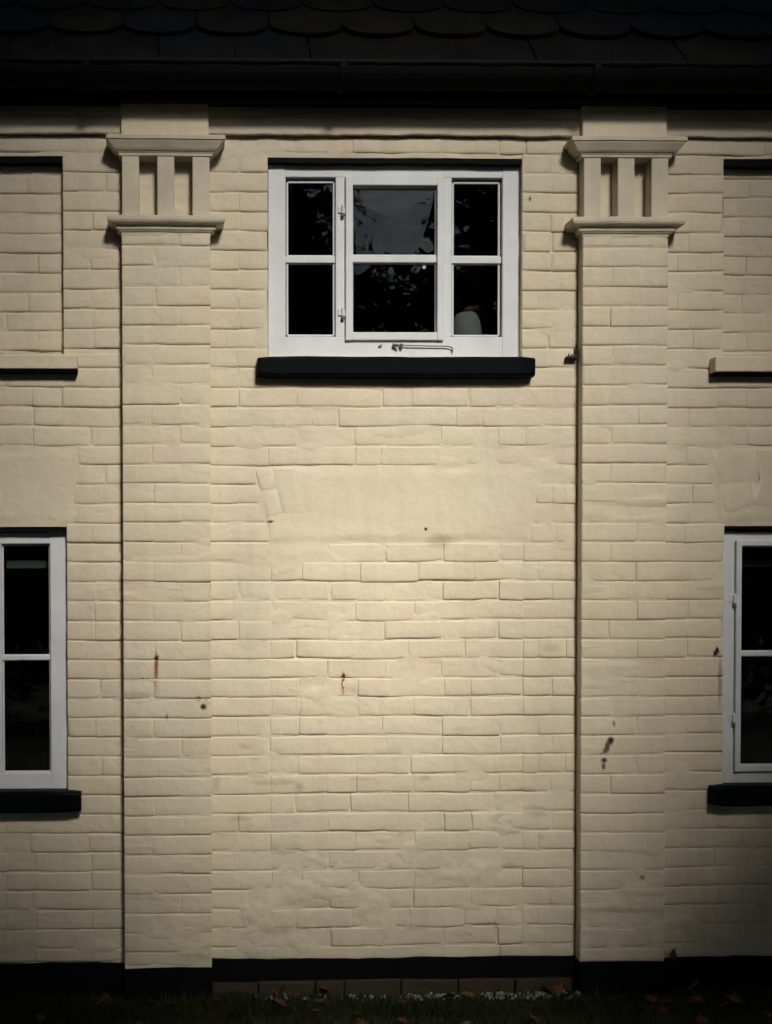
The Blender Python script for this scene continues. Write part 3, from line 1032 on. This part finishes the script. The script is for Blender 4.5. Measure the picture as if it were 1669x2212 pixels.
# voussoirs of the flat arches that still show under the paint
def voussoir(pts, h=.0049):
    mbx = MB()
    c_ = [P(x_, y_, 0) for x_, y_ in pts]
    m_ = sum(c_, Vector()) / len(c_)
    mbx.rings([[(m_.x + (q_.x - m_.x) * k_, -y_, m_.z + (q_.z - m_.z) * k_) for q_ in c_] for k_, y_ in ((1.0, -.01), (1.0, h - .0018), (.985, h - .0006), (.96, h), (.5, h + .0003))])
    o = mbx.build('voussoir', 'paint', None, True); o.parent = wall; o.matrix_parent_inverse = wall.matrix_world.inverted()


for pts in ([(552, 1013), (588, 1013), (597, 1056), (564, 1060)], [(565, 1062), (598, 1058), (609, 1108), (577, 1118)], [(590, 1013), (640, 1012), (648, 1108), (611, 1108)],
            [(1536, 972), (1630, 972), (1636, 1040), (1552, 1045)], [(1553, 1048), (1618, 1044), (1624, 1093), (1572, 1110), (1564, 1106)], [(1632, 973), (1700, 973), (1702, 1098), (1627, 1092), (1622, 1042), (1638, 1040)]):
    voussoir(pts)

for (px, py, d_, par) in ((339, 1420, PIL_D, pil['pl']), (743, 1459, 0.0, wall)):
    q = P(px, py, d_ + .004)
    mb = MB(); mb.tube((q.x, -d_ + .01, q.z), (q.x, -d_ - .010, q.z), .0034, .0042, 8)
    o = mb.build('nail', 'rusty'); o.parent = par; o.matrix_parent_inverse = par.matrix_world.inverted()

# iron bracket by the pilaster
mb = MB()
q = P(1236, 772, .02)
mb.box(q.x - .022, q.x + .022, -.03, .004, q.z - .006, q.z + .004, .002, 1, .001)
for dx, h in ((-.016, .014), (-.004, .011), (.009, .024)):
    mb.tube((q.x + dx, -.026, q.z), (q.x + dx + .002, -.028, q.z + h), .0035, .002, n=7)
mb.tube((q.x + .017, -.012, q.z), (q.x + .019, -.014, q.z + .05), .004, .003, n=7)
attach(mb.build('iron_bracket', 'rusty'))

# ------------------------------------------------------------------ eaves: soffit, fascia, gutter, roof
EAVE_D = 0.205
zg = Z(131, 834, EAVE_D)
ZSOF = Z(232, 834, .03)
mb = MB(); mb.box(-7, 7, -.085, .05, ZSOF, ZSOF + .02)
attach(mb.build('soffit', 'soffit'))
mb = MB(); mb.box(-7, 7, -.11, -.086, ZSOF - .012, ZSOF + .2, .003, 1)
attach(mb.build('fascia', 'soffit'))
gy = -(EAVE_D - .058)
prof = []
for i in range(13):
    a = math.pi * i / 12
    prof.append((gy - .058 * math.cos(a), zg - .058 * 1.45 * math.sin(a)))
prof = [(gy - .064, zg + .003), (gy - .064, zg - .006)] + prof + [(gy + .055, zg - .001)] + [(gy - .052 * math.cos(math.pi * i / 12), zg - .052 * 1.45 * math.sin(math.pi * i / 12)) for i in range(12, -1, -1)] + [(gy - .052, zg + .003)]
mb = MB(); mb.rings([[(x, y, z) for y, z in prof] for x in (-7.0, 7.0)])
gut = attach(mb.build('gutter', 'gutter'))
for x in (-2.1, -1.15, -.2, .75, 1.7):
    mb = MB()
    r = [(gy - .062 * math.cos(math.pi * i / 12), zg - .062 * 1.45 * math.sin(math.pi * i / 12)) for i in range(13)]
    r2 = [(gy - .0655 * math.cos(math.pi * i / 12), zg - .0655 * 1.45 * math.sin(math.pi * i / 12)) for i in range(12, -1, -1)]
    mb.rings([[(q, y, z) for y, z in r + r2] for q in (x - .012, x + .012)])
    o = mb.build('gutter_bracket', 'gutter'); o.parent = gut; o.matrix_parent_inverse = gut.matrix_world.inverted()
# body of the house behind the front
mb = MB()
mb.box(-7.0, 7.0, 5.0, 5.25, GROUND - .1, ZTOP)
mb.box(-7.0, -6.75, .3, 5.0, GROUND - .1, ZTOP)
mb.box(6.75, 7.0, .3, 5.0, GROUND - .1, ZTOP)
mb.box(-7.0, 7.0, 0.06, 5.2, ZTOP + .001, ZTOP + .03)
mb.box(-7.0, 7.0, 0.05, 0.08, ZF - .03, ZTOP)
attach(mb.build('rear_wall', 'paint'))
# roof slope
PITCH_R = math.radians(50)
E0 = Vector((0, -(EAVE_D - .025), zg - .012))
sv = Vector((0, math.cos(PITCH_R), math.sin(PITCH_R)))
nv = Vector((0, -math.sin(PITCH_R), math.cos(PITCH_R)))
up = E0 + sv * 4.2
v = [(-7, E0.y + .01, E0.z - .02), (7, E0.y + .01, E0.z - .02), (7, up.y, up.z - .03), (-7, up.y, up.z - .03), (7, 2 * up.y - E0.y, E0.z - .02), (-7, 2 * up.y - E0.y, E0.z - .02)]
roof = attach(link('roof', pydata('roof', v, [(0, 1, 2, 3), (3, 2, 4, 5), (1, 4, 2), (0, 3, 5)]), 'slate'))
GAUGE, TW = .195, .282


def tile_mesh(flat, mat):
    pts = []
    L = .36
    hw = TW / 2 - .0015
    if flat:
        pts = [(-hw, 0), (-hw * .3, -.002), (hw * .4, .001), (hw, 0)]
    else:
        for i in range(15):
            a = math.pi * (i / 14)
            pts.append((-hw * math.cos(a), .092 - .092 * math.sin(a) ** 0.85))
    pts += [(hw, L), (-hw, L)]
    v, f = [], []
    for (x, s) in pts:
        for h in (0.0, .012):
            v.append((x, s, h))
    n = len(pts)
    f.append(tuple(2 * i + 1 for i in range(n)))
    f.append(tuple(2 * i for i in range(n))[::-1])
    for i in range(n):
        j = (i + 1) % n
        f.append((2 * i, 2 * j, 2 * j + 1, 2 * i + 1))
    me = pydata('roof_tile', v, f)
    me.materials.append(M[mat])
    return me


TM = {(fl, m_): tile_mesh(fl, m_) for fl in (True, False) for m_ in ('slate', 'slate_olive', 'slate_blue')}
bas = Matrix(((1, 0, 0), (0, sv.y, nv.y), (0, sv.z, nv.z))).to_4x4()
xref = X(507, 75, .14)
rt = random.Random(5)
for row in range(6):
    n_ = 9
    for k in range(-n_, n_ + 1):
        x = xref + (k + (.5 if row % 2 == 0 else 0)) * TW + rt.uniform(-.002, .002)
        m_ = rt.choices(('slate', 'slate_olive', 'slate_blue'), (7, 2, 1))[0]
        o = bpy.data.objects.new('roof_tile', TM[(row == 0, m_)])
        COL.objects.link(o)
        loc = E0 + sv * (row * GAUGE - (.0 if row else .02)) + nv * (.024 if row else .014)
        wm_ = Matrix.Translation((x, loc.y, loc.z)) @ bas @ Matrix.Rotation(rt.uniform(-.012, .012), 4, 'Z') @ Matrix.Rotation(math.radians(-2.2 + rt.uniform(-.5, .5)), 4, 'X')
        o.parent = roof
        o.matrix_parent_inverse = roof.matrix_world.inverted()
        o.matrix_basis = wm_

# ------------------------------------------------------------------ ground
n = 61
gxs = np.concatenate([[-400, -100, -30, -12], np.linspace(-6, 6, n), [12, 30, 100, 400]])
gys = np.concatenate([[-600, -120, -40, -20], np.linspace(-10, .12, 45)])
GX, GY = np.meshgrid(gxs, gys)
GZ = GROUND + .012 * fbm(GX * 1.7, GY * 1.7, 3) * (np.abs(GX) < 8) * (GY > -12)
vv = np.stack([GX.ravel(), GY.ravel(), GZ.ravel()], 1)
nx = len(gxs)
ff = [(j * nx + i, j * nx + i + 1, (j + 1) * nx + i + 1, (j + 1) * nx + i) for j in range(len(gys) - 1) for i in range(nx - 1)]
g = link('ground', pydata('ground', vv, ff, True), 'soil')
g['kind'] = 'structure'


def ground_z(x, y):
    return GROUND + .012 * float(fbm(np.array([x * 1.7]), np.array([y * 1.7]), 3)[0])


# grass
NB = 26000
bx_ = RNG.uniform(-2.6, 2.6, NB)
by_ = -0.045 - RNG.power(0.8, NB)[::-1] * 1.5
by_ = np.where(RNG.random(NB) < .25, -0.05 - RNG.random(NB) * .25, by_)
clump = vnoise(bx_ * 6, by_ * 6)
keep = (clump > -0.45) | (RNG.random(NB) < .3)
pil_band = ((bx_ > PL[0] - .02) & (bx_ < PL[1] + .02)) | ((bx_ > PR[0] - .02) & (bx_ < PR[1] + .02))
keep &= ~(pil_band & (by_ > -.085))
keep &= ~((by_ > -.13) & (bx_ > X(545)) & (bx_ < X(1245)) & (RNG.random(NB) < .72))
bx_, by_ = bx_[keep], by_[keep]
NB = len(bx_)
hgt = RNG.uniform(.018, .055, NB) * (1 + .5 * vnoise(bx_ * 4, by_ * 4))
ang = RNG.uniform(0, 2 * math.pi, NB); lean = RNG.uniform(.1, .9, NB) * hgt
wd = RNG.uniform(.0012, .0026, NB)
gz_ = GROUND + .012 * fbm(bx_ * 1.7, by_ * 1.7, 3) - .003
ca, sa = np.cos(ang), np.sin(ang)
pa = RNG.uniform(0, 2 * math.pi, NB)
wx_, wy_ = np.cos(pa) * wd, np.sin(pa) * wd
V = np.zeros((NB, 5, 3))
V[:, 0] = np.stack([bx_ - wx_, by_ - wy_, gz_], 1)
V[:, 1] = np.stack([bx_ + wx_, by_ + wy_, gz_], 1)
V[:, 2] = np.stack([bx_ + ca * lean * .35 + wx_ * .8, by_ + sa * lean * .35 + wy_ * .8, gz_ + hgt * .6], 1)
V[:, 3] = np.stack([bx_ + ca * lean * .35 - wx_ * .8, by_ + sa * lean * .35 - wy_ * .8, gz_ + hgt * .6], 1)
V[:, 4] = np.stack([bx_ + ca * lean, by_ + sa * lean, gz_ + hgt], 1)
V[:, :, 1] = np.minimum(V[:, :, 1], -0.03)
base = np.arange(NB)[:, None] * 5
F = np.concatenate([base + np.array([[0, 1, 2]]), base + np.array([[0, 2, 3]]), base + np.array([[3, 2, 4]])])
gr = link('grass', pydata('grass', V.reshape(-1, 3), F), 'grass')
gr['kind'] = 'stuff'
tag(gr, 'short dark grass growing along the foot of the house', 'grass')

# gravel strip
pv, pf = [], []
ico = bmesh.new(); bmesh.ops.create_icosphere(ico, subdivisions=1, radius=1)
iv = np.array([v_.co[:] for v_ in ico.verts]); ifc = [tuple(v_.index for v_ in q.verts) for q in ico.faces]
for i in range(330):
    x = random.uniform(X(545), X(1245)); y = -.045 - random.random() ** 1.5 * .07
    if vnoise(x * 6, 4.0) < .05 and random.random() < .8: continue
    r = random.uniform(.004, .0095)
    n0 = len(pv)
    sc_ = np.array([r * random.uniform(.8, 1.4), r * random.uniform(.8, 1.3), r * random.uniform(.6, 1)])
    for q in iv * sc_ * RNG.uniform(.85, 1.15, iv.shape): pv.append((q[0] + x, q[1] + y, q[2] + ground_z(x, y) + r * .6 + random.random() * .012))
    pf += [tuple(n0 + t_ for t_ in q) for q in ifc]
gv = link('gravel', pydata('gravel', pv, pf, True), 'pebble')
gv['kind'] = 'stuff'
tag(gv, 'strip of pale pebbles at the foot of the bricked-up doorway', 'gravel')


# fallen leaves
def leaf_mesh(seed, mat):
    r = random.Random(seed)
    lobes = [(0, -.5), (.12, -.18), (.42, -.28), (.30, -.02), (.55, .16), (.25, .18), (.28, .48), (.10, .38), (0, .62)]
    pts = lobes + [(-x, z) for x, z in lobes[-2:0:-1]]
    v = [(0, 0, .06)]
    for x, y in pts:
        x *= r.uniform(.8, 1.2); y *= r.uniform(.85, 1.15)
        v.append((x, y, .32 * (x * x) * r.uniform(.6, 1.6) + .22 * y * y * r.uniform(-1, 1.5)))
    n = len(pts)
    f = [(0, 1 + i, 1 + (i + 1) % n) for i in range(n)]
    v2 = [(x, y, z - .02) for x, y, z in v]
    f += [tuple(len(v) + q for q in reversed(t_)) for t_ in f]
    me = pydata('fallen_leaf', v + v2, f)
    me.materials.append(M['leaf_' + mat])
    return me


LM = {(c_, s): leaf_mesh(s * 7 + len(c_), c_) for c_ in ('orange', 'red', 'brown', 'yellow') for s in range(3)}
rl = random.Random(21)
spots = []
for i in range(64):
    spots.append((rl.uniform(-1.75, 1.75), -.07 - rl.random() * .62))
for px in (590, 605, 640, 700, 880, 960, 1180, 1195, 1215, 1330, 1480):
    spots.append((X(px), -.05 - rl.random() * .07))
for (x, y) in spots:
    c_ = rl.choices(('orange', 'red', 'brown', 'yellow'), (4, 4, 5, 2))[0]
    o = bpy.data.objects.new('fallen_leaf', LM[(c_, rl.randrange(3))])
    COL.objects.link(o)
    s = rl.uniform(.035, .065)
    o.scale = (s, s, s)
    if (PL[0] - .03 < x < PL[1] + .03 or PR[0] - .03 < x < PR[1] + .03) and y > -.12: y -= .08
    o.location = (x, y, ground_z(x, y) + .022 + rl.random() * .02)
    o.rotation_euler = (rl.uniform(-.7, .7), rl.uniform(-.7, .7), rl.uniform(0, 6.28))
    tag(o, 'dry curled %s leaf fallen in the grass below the wall' % c_, 'leaf', '%s leaves fallen in the grass' % c_)
q = P(1455, 2065, .03)
o = link('fallen_leaf', leaf_mesh(99, 'brown'), None)
o.location = (q.x, -.03, q.z); o.scale = (.05, .05, .06); o.rotation_euler = (1.35, .3, .5)
tag(o, 'brown leaf caught upright on the plinth beside the pilaster', 'leaf')
q = P(1549, 1407, .01)
o = link('fallen_leaf', leaf_mesh(57, 'brown'), None)
o.location = (q.x, -.012, q.z); o.scale = (.022, .034, .03); o.rotation_euler = (1.45, .2, .2)
tag(o, 'small withered brown leaf stuck to the wall beside a hinged window', 'leaf')


# ------------------------------------------------------------------ things seen through the panes
def blob(name, loc, sx_, sy_, sz_, mat, pw=1.0):
    bm = bmesh.new(); bmesh.ops.create_uvsphere(bm, u_segments=24, v_segments=14, radius=1)
    for v_ in bm.verts:
        c_ = v_.co
        c_.z = math.copysign(abs(c_.z) ** pw, c_.z)
        k = 1 + .05 * math.sin(5 * c_.x + 2) * math.cos(4 * c_.z)
        v_.co = Vector((c_.x * sx_ * k, c_.y * sy_, c_.z * sz_ * k))
    me = bpy.data.meshes.new(name); bm.to_mesh(me); bm.free(); set_smooth(me)
    o = link(name, me, mat); o.location = loc
    return o


q = P(1012, 705, -.17)
tag(blob('cushion', (q.x, .20, q.z - .03), .062, .05, .10, 'cushion_grey', .8), 'grey rounded cushion behind the bottom pane of the upper window', 'cushion')
q = P(1030, 690, -.26)
tag(blob('cushion', (q.x, .30, q.z - .02), .055, .05, .09, 'cushion_pink', .8), 'dusky pink cushion showing behind the grey one in the upper window', 'cushion')
wb = MB(); wb.box(W_MAIN[0], W_MAIN[1], .1, .4, W_MAIN[2] - .12, W_MAIN[2] - .1)
sub(wb.build('window_board', 'room'), wm)


# ------------------------------------------------------------------ trees behind the camera: some mirrored in the panes, some added to block light
POOL = Vector((-0.22, 0, 2.06))          # centre of the light pool, shaped by an opening cut through the crowns
GAP = (1.46, 1.40)


def in_gap(p):
    """distance from the axis of the opening cut in the crowns for the light pool, 1 = its edge"""
    rx = p[:, 0] - POOL.x + p[:, 1] * (SUN.x / -SUN.y) * 1.0
    rz = p[:, 2] - POOL.z + p[:, 1] * (SUN.z / -SUN.y) * 1.0
    return (np.abs(rx / GAP[0]) ** 3.0 + np.abs(rz / GAP[1]) ** 3.0) ** (1 / 3.0)


def leaf_cloud(blobs, n, size, rng):
    tot = sum(b[3] * b[4] * b[5] for b in blobs)
    out = []
    for (x, y, z, a, b, c_) in blobs:
        k = int(n * a * b * c_ / tot)
        d_ = rng.normal(size=(k, 3)); d_ /= np.linalg.norm(d_, axis=1)[:, None]
        r = rng.random(k) ** .42
        out.append(np.array([x, y, z]) + d_ * r[:, None] * np.array([a, b, c_]))
    p = np.vstack(out)
    p = p[p[:, 2] > .15]
    p = p[in_gap(p) > 1 + .07 * rng.normal(size=len(p))]
    k = len(p)
    u = rng.normal(size=(k, 3)); u /= np.linalg.norm(u, axis=1)[:, None]
    t_ = rng.normal(size=(k, 3)); w_ = np.cross(u, t_); w_ /= np.linalg.norm(w_, axis=1)[:, None]
    s = size * rng.uniform(.6, 1.3, k)[:, None]
    V_ = np.stack([p - u * s, p + w_ * s * .55, p + u * s, p - w_ * s * .55], 1)
    F_ = np.arange(k)[:, None] * 4 + np.array([[0, 1, 2, 3]])
    return V_.reshape(-1, 3), F_


def tree(name, loc, h, blobs, n, size, mat, label, seed, group=None, rt_=.18):
    rng = np.random.default_rng(seed); rr = random.Random(seed)
    e = empty(name, loc, label, 'tree', group)
    L = Vector(loc)
    inv = Matrix.Translation(-L)
    mb = MB()
    pts = [L + Vector((rr.uniform(-.1, .1) * i, rr.uniform(-.1, .1) * i, h * i / 5 - .1)) for i in range(6)]
    for i in range(5): mb.tube(pts[i], pts[i + 1], rt_ * (1 - i * .17), rt_ * (1 - (i + 1) * .17), 9)
    for b in blobs:
        tgt = Vector(b[:3])
        st_ = pts[rr.choice((2, 3, 4))]
        if float(in_gap(np.array([[*(st_ + (tgt - st_) * q_)] for q_ in np.linspace(0, 1, 9)])).min()) > 1.15:
            mid = (st_ + tgt) / 2 + Vector((0, 0, -.2))
            mb.tube(st_, mid, rt_ * .4, rt_ * .25, 7); mb.tube(mid, tgt, rt_ * .25, rt_ * .08, 7)
    o = mb.build('trunk', 'bark'); o.parent = e; o.matrix_parent_inverse = inv
    v_, f_ = leaf_cloud(blobs, n, size, rng)
    o = link('crown', pydata('crown', v_, f_), mat, e); o.matrix_parent_inverse = inv
    return e


def crown(cx, cy, cz, rx, ry, rz, k, seed, br=(.9, 1.5)):
    rr = random.Random(seed); out = []
    for _ in range(k):
        a = rr.uniform(0, 6.28); t_ = rr.uniform(-1, 1); q_ = math.sqrt(1 - t_ * t_); s = rr.random() ** .5 * .85
        b = rr.uniform(*br)
        out.append((cx + rx * s * q_ * math.cos(a), cy + ry * s * q_ * math.sin(a), cz + rz * s * t_, b, b, b * .75))
    return out


hd = empty('hedge', (1.0, -11.0, GROUND), 'unseen evergreen hedge added to block low sky behind the trees', 'hedge')  # unseen, added to keep horizon skylight off the wall
_v, _f = [], []
_r = np.random.default_rng(31)
hb = [(x_, -11.0, 1.1, 1.3, .8, 1.5) for x_ in np.arange(-15, 17.5, .9)] + [(-15.0, y_, 1.1, .8, 1.3, 1.5) for y_ in np.arange(-10, 0, .9)] + [(17.0, y_, 1.1, .8, 1.3, 1.5) for y_ in np.arange(-10, 0, .9)]
_v, _f = leaf_cloud(hb, 22000, .13, _r)
o = link('hedge_foliage', pydata('hedge_foliage', _v, _f), 'evergreen', hd); o.matrix_parent_inverse = Matrix.Translation(-hd.location)
o['kind'] = 'stuff'
GT = 'garden trees facing the house'
tree('broad_tree', (-3.6, -7.4, GROUND), 7.5, crown(-3.6, -7.2, 6.6, 3.9, 1.6, 6.0, 44, 1, (1.2, 2.0)), 20000, .19, 'foliage', 'broad leafy garden tree mirrored at one side of the window reflections', 1, GT)
tree('broad_tree', (6.6, -7.4, GROUND), 7.5, crown(6.4, -7.2, 6.6, 3.6, 1.6, 6.0, 44, 2, (1.2, 2.0)), 20000, .19, 'foliage', 'tall leafy garden tree mirrored where the glass shows darkest foliage', 2, GT)
tree('added_tall_tree', (-0.6, -9.2, GROUND), 11.0, crown(1.2, -7.6, 12.0, 5.6, 3.0, 3.4, 44, 3, (1.4, 2.3)), 22000, .22, 'foliage', 'tallest tree, unseen, added to block the upper sky', 3, GT, .24)  # unseen crown added to cut off high skylight
eb = [(x_, -5.5 + .12 * math.sin(x_ * 7), z_, .62, .45, .6) for x_ in np.arange(-3.4, 5.6, .45) for z_ in (1.4, 2.2, 3.0, 3.8)]
eb += [(x_, -5.5, z_, .55, .45, .5) for x_ in (-3.4, -2.9, -2.4, -1.9, -1.4, -.9, -.4, .1, .35, 1.95, 2.4, 2.9, 3.4, 3.9, 4.4, 4.9) for z_ in (4.4, 4.9, 5.4)] + [(.8, -5.5, 4.2, .45, .4, .4), (1.2, -5.5, 4.1, .4, .4, .4), (1.6, -5.5, 4.25, .4, .4, .4)]
tree('evergreen_tree', (1.0, -5.7, GROUND), 3.6, eb, 40000, .075, 'evergreen', 'broad low evergreen whose jagged top is mirrored under the sky', 4, GT, .12)  # tops raised to shade the foot of the wall, notched for the reflection
tree('added_side_tree', (-7.6, -3.2, GROUND), 7.5, crown(-7.4, -3.2, 5.8, 1.8, 3.6, 5.8, 36, 5, (1.2, 2.0)), 12000, .24, 'evergreen', 'unseen dense evergreen added to block sky at one side of the lawn', 5, GT)  # unseen pair added at the flanks to block skylight from the sides
tree('added_side_tree', (9.4, -3.2, GROUND), 7.5, crown(9.2, -3.2, 5.8, 1.8, 3.6, 5.8, 36, 6, (1.2, 2.0)), 12000, .24, 'evergreen', 'unseen dense evergreen added to block sky at the far side of the lawn', 6, GT)
tree('added_spreading_tree', (-5.0, -6.0, GROUND), 11.0, crown(-1.5, -4.6, 12.5, 6.0, 2.6, 2.2, 40, 7, (1.4, 2.2)) + [(x_, -4.7 + .3 * math.sin(x_ * 4), z_, .9, .7, .7) for x_ in np.arange(-3.2, 4.6, .6) for z_ in (7.2, 8.0)], 26000, .22, 'foliage', 'unseen spreading tree added so its high boughs shade the eaves', 7, GT, .26)  # unseen pair added overhead, low boughs darken the top of the wall
tree('added_spreading_tree', (7.6, -5.4, GROUND), 11.0, crown(6.2, -4.4, 12.0, 4.6, 2.8, 2.6, 36, 8, (1.4, 2.2)), 16000, .24, 'foliage', 'second unseen spreading tree added to block high sky', 8, GT, .26)
